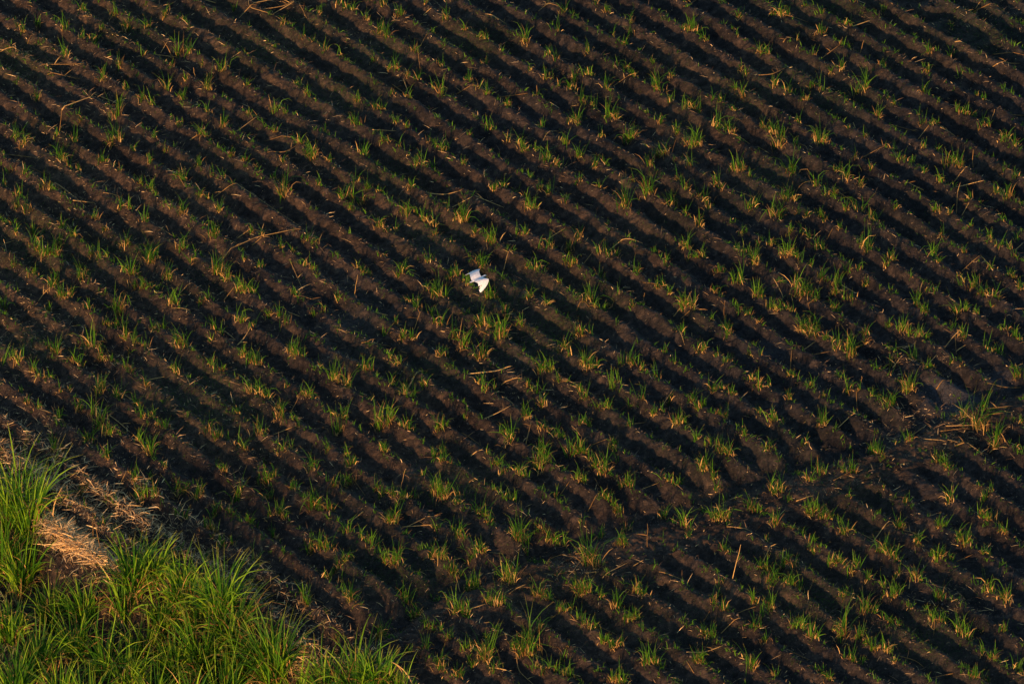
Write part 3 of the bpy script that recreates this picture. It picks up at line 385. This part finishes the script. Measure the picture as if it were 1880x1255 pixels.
for c in clusters:
    hs = shoots[c,2]; info.append(dict(m=c, size=hs.sum()*0.5+hs.max()*1.3, h=hs.max(), n=len(c), row=rowno[c[0]], main=bool(main[c[0]]), u=uu[c].mean(), px=shoots[c,0].mean(), py=shoots[c,1].mean()))
byrow = {}
for t in info: byrow.setdefault((t['main'], t['row']), []).append(t)
for k, L in byrow.items():
    L.sort(key=lambda t: t['u'])
    for j, t in enumerate(L): t['ord'] = j+1
near_rows = sorted({t['row'] for t in info if not t['main']}, reverse=True)
def ridge_words(t):
    if t['main']:
        d = BROW-t['row']
        return 'the ridge under the flying bird' if d == 0 else ('the %s ridge %s the bird' % (rank(abs(d)), 'below' if d > 0 else 'above'))
    return 'the %s ridge below the cross trench' % rank(max(1, near_rows[0]-t['row']+1))
def shoot_parts(k, dens=1.0):
    x, y, hp = SX[k], SY[k], shoots[k,2]
    scale = DIST/FPX; hm = hp*scale/math.cos(DEP)*1.18
    n = max(4, int((4+hp*0.38)*rng.uniform(.5, 1.5)*dens)); r = 0.03+0.0016*hp
    bx = x+rng.normal(0, r, n); by = y+rng.normal(0, r, n); bz = H(bx, by)-0.02
    L = hm*rng.uniform(.35, 1.2, n); L[0] = hm*1.25
    lean = np.abs(rng.normal(.08, .21, n)); az = rng.uniform(0, 2*np.pi, n)+rng.normal(0, .3); dr = np.abs(rng.normal(.3, .55, n))
    g = ribbons(np.stack([bx, by, bz], 1), az, lean, L, rng.uniform(.014, .032, n), dr, 4, kink=.28)
    nd = max(3, int(n*rng.uniform(.7, 1.6))); bx = x+rng.normal(0, r*1.3, nd); by = y+rng.normal(0, r*1.3, nd); bz = H(bx, by)-0.015
    d = ribbons(np.stack([bx, by, bz], 1), rng.uniform(0, 2*np.pi, nd), rng.uniform(0, .5, nd), hm*rng.uniform(.18, .55, nd)*rng.choice([1, 1, 1, 1.6], nd), rng.uniform(.016, .036, nd), rng.uniform(0, 1.6, nd), 3, kink=.3)
    return g, d
vis = [t for t in info if -10 < t['px'] < 1890 and -5 < t['py'] < 1275]
big = sorted(vis, key=lambda t: -t['size'])[:300]; bigset = {id(t) for t in big}
DRYONES = [(516,358),(212,265),(1322,950),(1785,790)]
restg = []; restd = []
for t in info:
    parts = [shoot_parts(k) for k in t['m']]
    if id(t) not in bigset:
        restg += [p[0] for p in parts]; restd += [p[1] for p in parts]; continue
    v, f, a, b = join([p[0] for p in parts]); c = v[:2*5].mean(0); x0, y0 = float(SX[t['m']].mean()), float(SY[t['m']].mean()); z0 = float(H(x0, y0)[0])
    o0 = np.array([x0, y0, z0])
    o = finish('cane_tuft', v-o0, f, M_LEAF, a, b); o.location = (x0, y0, z0)
    size = 'tall' if t['h'] > 33 else ('short' if t['h'] < 23 else 'middling')
    form = 'single-stemmed' if t['n'] == 1 else ('two-stemmed' if t['n'] == 2 else 'bushy')
    tag(o, '%s %s green cane tuft, %s from left on %s' % (size, form, rank(t['ord']), ridge_words(t)), 'cane tuft', 'young cane tufts growing along the ridges')
    v, f, a, b = join([p[1] for p in parts]); finish('dry_leaf_base', v-o0, f, M_DRY, a, b, parent=o)
v, f, a, b = join(restg); tag(finish('small_cane_shoots', v, f, M_LEAF, a, b), 'small green cane shoots scattered thinly along the soil ridges', 'cane shoots', kind='stuff')
v, f, a, b = join(restd); tag(finish('dry_cane_bases', v, f, M_DRY, a, b), 'dry tan leaf stubs around the small cane shoots', 'dry leaves', kind='stuff')

# ------------------------------------------------------------------ dry stalks lying on the field
stalks = []
for (ox, oy), s in K.items():
    for w in s.split('|'):
        up = w.endswith('u'); pts = [tuple(map(float, p.split(','))) for p in w.rstrip('u').split()]
        stalks.append(([(ox+a/CROP, oy+b/CROP) for a, b in pts], up))
def stalk_mesh(pts, up):
    P = []
    if up and len(pts) == 2:
        (a, b), (c, d) = pts
        if b < d: (a, b), (c, d) = (c, d), (a, b)
        x, y = ground_at(a, b, .12); x = float(x); y = float(y); z = float(H(x, y)[0])
        hh = (b-d)*DIST/FPX/math.cos(DEP); xx = x+(c-a)*DIST/FPX
        for s in np.linspace(0, 1, 5): P.append((x+(xx-x)*s+rng.normal(0, .01), y+.04*math.sin(s*3), z-.03+hh*s))
    elif up:
        (a, b), (c, d), (e, g) = pts
        x, y = ground_at(a, b, .15); x2, y2 = ground_at(e, g, .15); z1 = float(H(x, y)[0]); z2 = float(H(x2, y2)[0])
        hh = (max(b, g)-d)*DIST/FPX/math.cos(DEP); xm = float(x)+(c-a)*DIST/FPX; ym = .5*(float(y)+float(y2))
        P = [(float(x), float(y), z1), (.5*(float(x)+xm), .5*(float(y)+ym), z1+hh*.5), (xm, ym, z1+hh), (.5*(float(x2)+xm), .5*(float(y2)+ym), z1+hh*.5), (float(x2), float(y2), z2)]
    else:
        Q = [tuple(float(q) for q in ground_at(a, b, .14)) for a, b in pts]
        seg = []
        for (x1, y1), (x2, y2) in zip(Q, Q[1:]):
            n = max(3, int(math.hypot(x2-x1, y2-y1)/.16))
            seg += [(x1+(x2-x1)*t/n, y1+(y2-y1)*t/n) for t in range(n)]
        seg.append(Q[-1]); S = np.array(seg)
        if len(S) > 4:      # round the corners off
            for _ in range(2): S[1:-1] = .25*S[:-2]+.5*S[1:-1]+.25*S[2:]
        gz = H(S[:,0], S[:,1])
        # a stiff stem spans the hollows: take the upper chord of the ground under it
        n = len(S); tt = np.linspace(0, 1, n); z = gz.copy()
        for _ in range(60):
            m_ = .5*(np.roll(z, 1)+np.roll(z, -1)); m_[0] = z[0]; m_[-1] = z[-1]; z = np.maximum(gz, m_)
        z = z+.012+rng.uniform(0, .05)*tt*rng.choice([0, 1])
        P = np.column_stack([S, z])
    P = np.array(P); L = np.linalg.norm(np.diff(P, axis=0), axis=1).sum()
    r0 = rng.uniform(.013, .020)*(1.2 if L > 1.5 else 1)*(.72 if up else 1)
    rad = r0*np.linspace(1, .45, len(P))*(1+.22*(np.arange(len(P)) % 3 == 0)); return P, rad, L
made = []; bits = []
for pts, up in stalks:
    P, rad, L = stalk_mesh(pts, up); made.append((P, rad, L, up, pts))
made.sort(key=lambda t: -t[2])
srow = {}
for t in made:
    m_ = t[0].mean(0); qq, mn = row_pos(m_[:1], m_[1:2]); t_main = bool(mn[0]); rr = int(round(qq[0])); un = float(m_[0]*UD[0]+m_[1]*UD[1])
    srow.setdefault((t_main, rr), []).append((un, t))
for key, L in srow.items():
    L.sort(key=lambda e: e[0])
    pass
for key, L in srow.items():
    for j, (un, t) in enumerate(L):
        P, rad, ln, up, pts = t; v, f, a, b = tube(P, rad, 6, rng.uniform(.35, 1)); o0 = P[0].copy()
        o = finish('dry_stalk', v-o0, f, M_DRY, a, b); o.location = tuple(o0)
        if ln > .9:
            nl = 2; k = rng.integers(1, len(P)-1, nl); bb = P[k]
            vv, ff, aa, ab = ribbons(bb-o0, rng.uniform(0, 6.28, nl), rng.uniform(.9, 1.4, nl), rng.uniform(.25, .5, nl), rng.uniform(.02, .035, nl), rng.uniform(.2, .6, nl), 3)
            finish('withered_leaf', vv, ff, M_DRY, aa, ab, parent=o)
        size = 'long' if ln > 2 else ('short' if ln < .9 else 'medium'); how = 'upright' if up else ('bent' if len(pts) > 2 else 'straight')
        tag(o, '%s %s dry cane stalk, %s from left on %s' % (size, how, rank(j+1), ridge_words(dict(main=key[0], row=key[1]))), 'dry stalk', 'dry cane stalks left lying on the field')

# ------------------------------------------------------------------ straw and weeds nobody could count
def scatter(n, dens, lev=.1):
    out = np.zeros((0, 2))
    while len(out) < n:
        px = rng.uniform(-150, 2030, n*2); py = rng.uniform(-120, 1460, n*2); x, y = ground_at(px, py, lev)
        keep = rng.random(n*2) < dens(x, y, px, py); out = np.concatenate([out, np.column_stack([x, y])[keep]])
    return out[:n]
SPOTS = ((70,110,2.2,1.0),(20,90,1.6,.9),(130,130,1.6,.9),(180,180,1.8,.7),(150,370,1.8,.8),(120,350,1.5,.6),(60,260,1.5,.5),(20,580,2.0,.8),(60,600,1.6,.6),(240,660,1.2,.7),(240,680,1.,.7),(60,800,2.2,.8),(120,830,1.8,.7),(1700,680,1.2,.7),(1650,790,1.3,.5),(1750,800,1.4,.7),(1060,1050,1.2,.8),(950,700,1.3,.6),(1060,720,1.3,.7),(770,50,1.5,.6),(700,60,1.2,.7),(880,160,1.3,.6),(520,20,1.5,.6),(1820,20,1.8,.6),(1100,680,1.,.4),(1550,350,1.2,.6),(1620,440,1,.4),(1660,650,1,.5),(1700,760,1.5,.5),(500,830,1.3,.5),(1760,1110,1.2,.6),(440,440,1.2,.5),(540,440,1.2,.4))
def d_straw(x, y, px, py):
    qq, _ = row_pos(x, y); w = .5+.5*np.cos(2*np.pi*qq)
    d = .04+.26*np.clip(1-px/900, 0, 1)**1.3+.12*w*w+.08*sm(.2, .8, noise(x, y, 2.4, 3))
    for a, b, r, k in SPOTS: d = np.maximum(d, k*blob(x, y, a, b, r))
    edge_d = py-np.interp(px, edge[:,0]-20, edge[:,1]-110)       # the trash-strewn strip beside the tall grass
    return np.maximum(d, .45*sm(-80, 40, edge_d)*sm(760, 500, px))
def lying(S, lmin, lmax, w0, w1, lift=.0, rnd=None, tilt=.5, low=.006):
    n = len(S); L = rng.uniform(lmin, lmax, n)**1.0; z = H(S[:,0], S[:,1])+low+rng.uniform(0, lift+1e-6, n)
    return ribbons(np.column_stack([S, z]), rng.uniform(0, 6.28, n), np.pi/2-np.abs(rng.normal(0, tilt, n)), L, rng.uniform(w0, w1, n), np.abs(rng.normal(0, .35, n)), 2, rnd=rnd)
S1 = scatter(60000, d_straw)
v, f, a, b = join([lying(S1[:50000], .04, .20, .008, .024, tilt=.45, rnd=rng.random(50000)**1.5), lying(S1[50000:], .15, .5, .009, .019, tilt=.35, rnd=rng.random(10000)**1.3)])
tag(finish('straw_litter', v, f, M_STRAW, a, b), 'scattered straw and dry leaf trash over the dark soil', 'straw', kind='stuff')
def d_verge(x, y, px, py):      # the trash-strewn strip between the last rows and the tall grass
    e = py-np.interp(px, [-150,0,60,150,260,350,450,560,700], [760,830,880,925,970,1010,1075,1140,1210])
    return np.exp(-(e/48)**2)*(px < 720)*np.clip(1.15-px/650, .15, 1)
S6 = scatter(7500, d_verge, .15)
v, f, a, b = lying(S6, .08, .45, .010, .028, lift=.05, tilt=.5, rnd=.2+.8*rng.random(len(S6)))
tag(finish('verge_straw', v, f, M_STRAW, a, b), 'warm brown straw strewn along the field edge beside the grass', 'straw', kind='stuff')
# crumbs of earth
nc = 52000; C0 = scatter(nc, lambda x, y, px, py: .35+.65*sm(-.3, .6, noise(x, y, 1.1, 6))); sz = rng.uniform(.010, .030, nc)*rng.choice([1, 1, 1, 1.8], nc)
octa = np.array([(1, 0, 0), (-1, 0, 0), (0, 1, 0), (0, -1, 0), (0, 0, 1), (0, 0, -.6)], float)
Vc = octa[None]*sz[:,None,None]*rng.uniform(.6, 1.4, (nc, 6, 1)); an = rng.uniform(0, 6.28, nc); ca = np.cos(an)[:,None]; sa = np.sin(an)[:,None]
Vc = np.stack([Vc[...,0]*ca-Vc[...,1]*sa, Vc[...,0]*sa+Vc[...,1]*ca, Vc[...,2]], -1)
Vc[...,0] += C0[:,0:1]; Vc[...,1] += C0[:,1:2]; Vc[...,2] += (H(C0[:,0], C0[:,1])+sz*.35)[:,None]
Fo = np.array([(0, 2, 4), (2, 1, 4), (1, 3, 4), (3, 0, 4), (2, 0, 5), (1, 2, 5), (3, 1, 5), (0, 3, 5)])
Fc = (np.arange(nc)[:,None,None]*6+Fo[None]).reshape(-1, 3)
M_CLOD = leaf_mat('earth_crumb', (0.018, 0.014, 0.012), (0.060, 0.045, 0.034), (0.15, 0.11, 0.08), (0.06, 0.045, 0.03), 0.0, 0.99)
tag(finish('soil_clods', Vc.reshape(-1, 3), Fc, M_CLOD, np.zeros(nc*6), np.repeat(rng.random(nc)**1.6, 6)), 'loose crumbs and small clods of dark earth all over the field', 'soil clods', kind='stuff')
def d_pile(x, y, px, py):
    d = (.55+.45*sm(-.4, .3, noise(x, y, .5, 3)))*np.exp(-((px-142)/46)**2-((py-1003-(px-142)*.6)/20)**2)+.03*np.exp(-((px-70)/60)**2-((py-880)/40)**2)+.2*np.exp(-((px-560)/25)**2-((py-1215)/15)**2)+.03*np.exp(-((px-230)/60)**2-((py-930)/35)**2)
    return np.clip(d, 0, 1)
S2 = scatter(3300, d_pile, .05)
v, f, a, b = lying(S2, .15, .7, .02, .045, lift=.12, tilt=.25, rnd=.65+.5*rng.random(len(S2)))
tag(finish('straw_mat', v, f, M_STRAW, a, b), 'thick mat of pale dry straw beside the tall green grass', 'straw', kind='stuff')
def d_weed(x, y, px, py):
    d = .05+.12*sm(.2, .9, noise(x, y, 3.1, 6))
    for a, b, r in MOSS: d = np.maximum(d, .8*blob(x, y, a, b, r))
    qq, _ = row_pos(x, y); w = .5+.5*np.cos(2*np.pi*qq)
    return np.clip(d+.30*w**4*sm(-.5, .6, noise(x, y, 1.3, 5)), 0, 1)
S3 = scatter(30000, d_weed); n3 = len(S3)
v, f, a, b = ribbons(np.column_stack([S3, H(S3[:,0], S3[:,1])-.005]), rng.uniform(0, 6.28, n3), rng.uniform(.1, 1.2, n3), rng.uniform(.03, .16, n3), rng.uniform(.012, .028, n3), rng.uniform(0, .8, n3), 2)
tag(finish('weeds', v, f, M_WEED, a, b), 'low green weeds and moss creeping over the soil', 'weeds', kind='stuff')

def d_seed(x, y, px, py):
    qq, _ = row_pos(x, y); w = .5+.5*np.cos(2*np.pi*qq)
    return w**7*(.15+.85*sm(-.2, .5, noise(x, y, .8, 4)))
S5 = np.repeat(scatter(5600, d_seed), 4, axis=0); n5 = len(S5); S5 = S5+rng.normal(0, .035, S5.shape)
v, f, a, b = ribbons(np.column_stack([S5, H(S5[:,0], S5[:,1])-.01]), rng.uniform(0, 6.28, n5), np.abs(rng.normal(.2, .4, n5)), rng.uniform(.06, .30, n5), rng.uniform(.014, .030, n5), rng.uniform(0, 1.2, n5), 3, kink=.2)
tag(finish('cane_seedlings', v, f, M_LEAF, a, b), 'tiny green seedlings along the crests of the soil ridges', 'seedlings', kind='stuff')

# ------------------------------------------------------------------ tall grass in the near left corner
def grass_blades(x, y, hm, n, r, widths=(.028, .07)):
    bx = x+rng.normal(0, r, n); by = y+rng.normal(0, r, n); bz = H(bx, by)-.03
    off = np.arctan2(by-y, bx-x); az = off+rng.normal(0, .8, n)
    L = hm*rng.uniform(.45, 1.2, n)*(rng.uniform(.85, 1.1)); lean = np.abs(rng.normal(.10, .15, n))+rng.uniform(0, .08); dr = np.abs(rng.normal(rng.uniform(.5, 1.2), .8, n))
    return ribbons(np.column_stack([bx, by, bz]), az, lean, L, rng.uniform(*widths, n), dr, 7, twist=rng.normal(0, .7, n))
GRASS.sort(key=lambda g: (g[1]//70, g[0]))
for j, (px, py, hp) in enumerate(GRASS):
    x, y = ground_hit(px, py); hm = hp*DIST/FPX/math.cos(DEP)*.98
    v, f, a, b = grass_blades(x, y, hm, int(rng.integers(85, 150)), rng.uniform(.13, .22)); z = float(H(x, y)[0]); o0 = np.array([x, y, z])
    o = finish('tall_grass_clump', v-o0, f, M_GRASS, a, b); o.location = (x, y, z)
    n = 34; bx = x+rng.normal(0, .3, n); by = y+rng.normal(0, .3, n)
    v, f, a, b = ribbons(np.column_stack([bx, by, H(bx, by)])-o0, rng.uniform(0, 6.28, n), np.abs(rng.normal(.25, .2, n)), hm*rng.uniform(.3, .9, n), rng.uniform(.025, .05, n), rng.uniform(.5, 2.4, n), 5)
    finish('withered_blades', v, f, M_DRY, a, b, parent=o)
    size = 'tall' if hp > 105 else ('low' if hp < 85 else 'medium')
    nth = rank(1+sum(1 for g in GRASS if g[0] < px)); 
    tag(o, '%s green grass clump at lower left, %s counting rightward from the photo\'s left edge' % (size, nth), 'grass clump', 'tall grass clumps at the near corner of the field')
def d_grass(x, y, px, py):
    lim = np.interp(px, [-150,0,95,110,190,230,300,400,470,540,600,700,760,800], [960,990,1040,1120,1130,1110,1120,1135,1200,1265,1290,1300,1360,1650])
    return (py > lim)*1.0*(px < 800)
S4 = scatter(3200, d_grass, -1.6); n4 = len(S4)
v, f, a, b = ribbons(np.column_stack([S4, H(S4[:,0], S4[:,1])-.02]), rng.uniform(0, 6.28, n4), np.abs(rng.normal(.2, .25, n4)), rng.uniform(.35, 1.0, n4), rng.uniform(.03, .06, n4), rng.uniform(.4, 2.2, n4), 6)
tag(finish('grass_thicket', v, f, M_GRASS_SHADED, a, b), 'lower green grass filling the ground between the tall clumps', 'grass', kind='stuff')
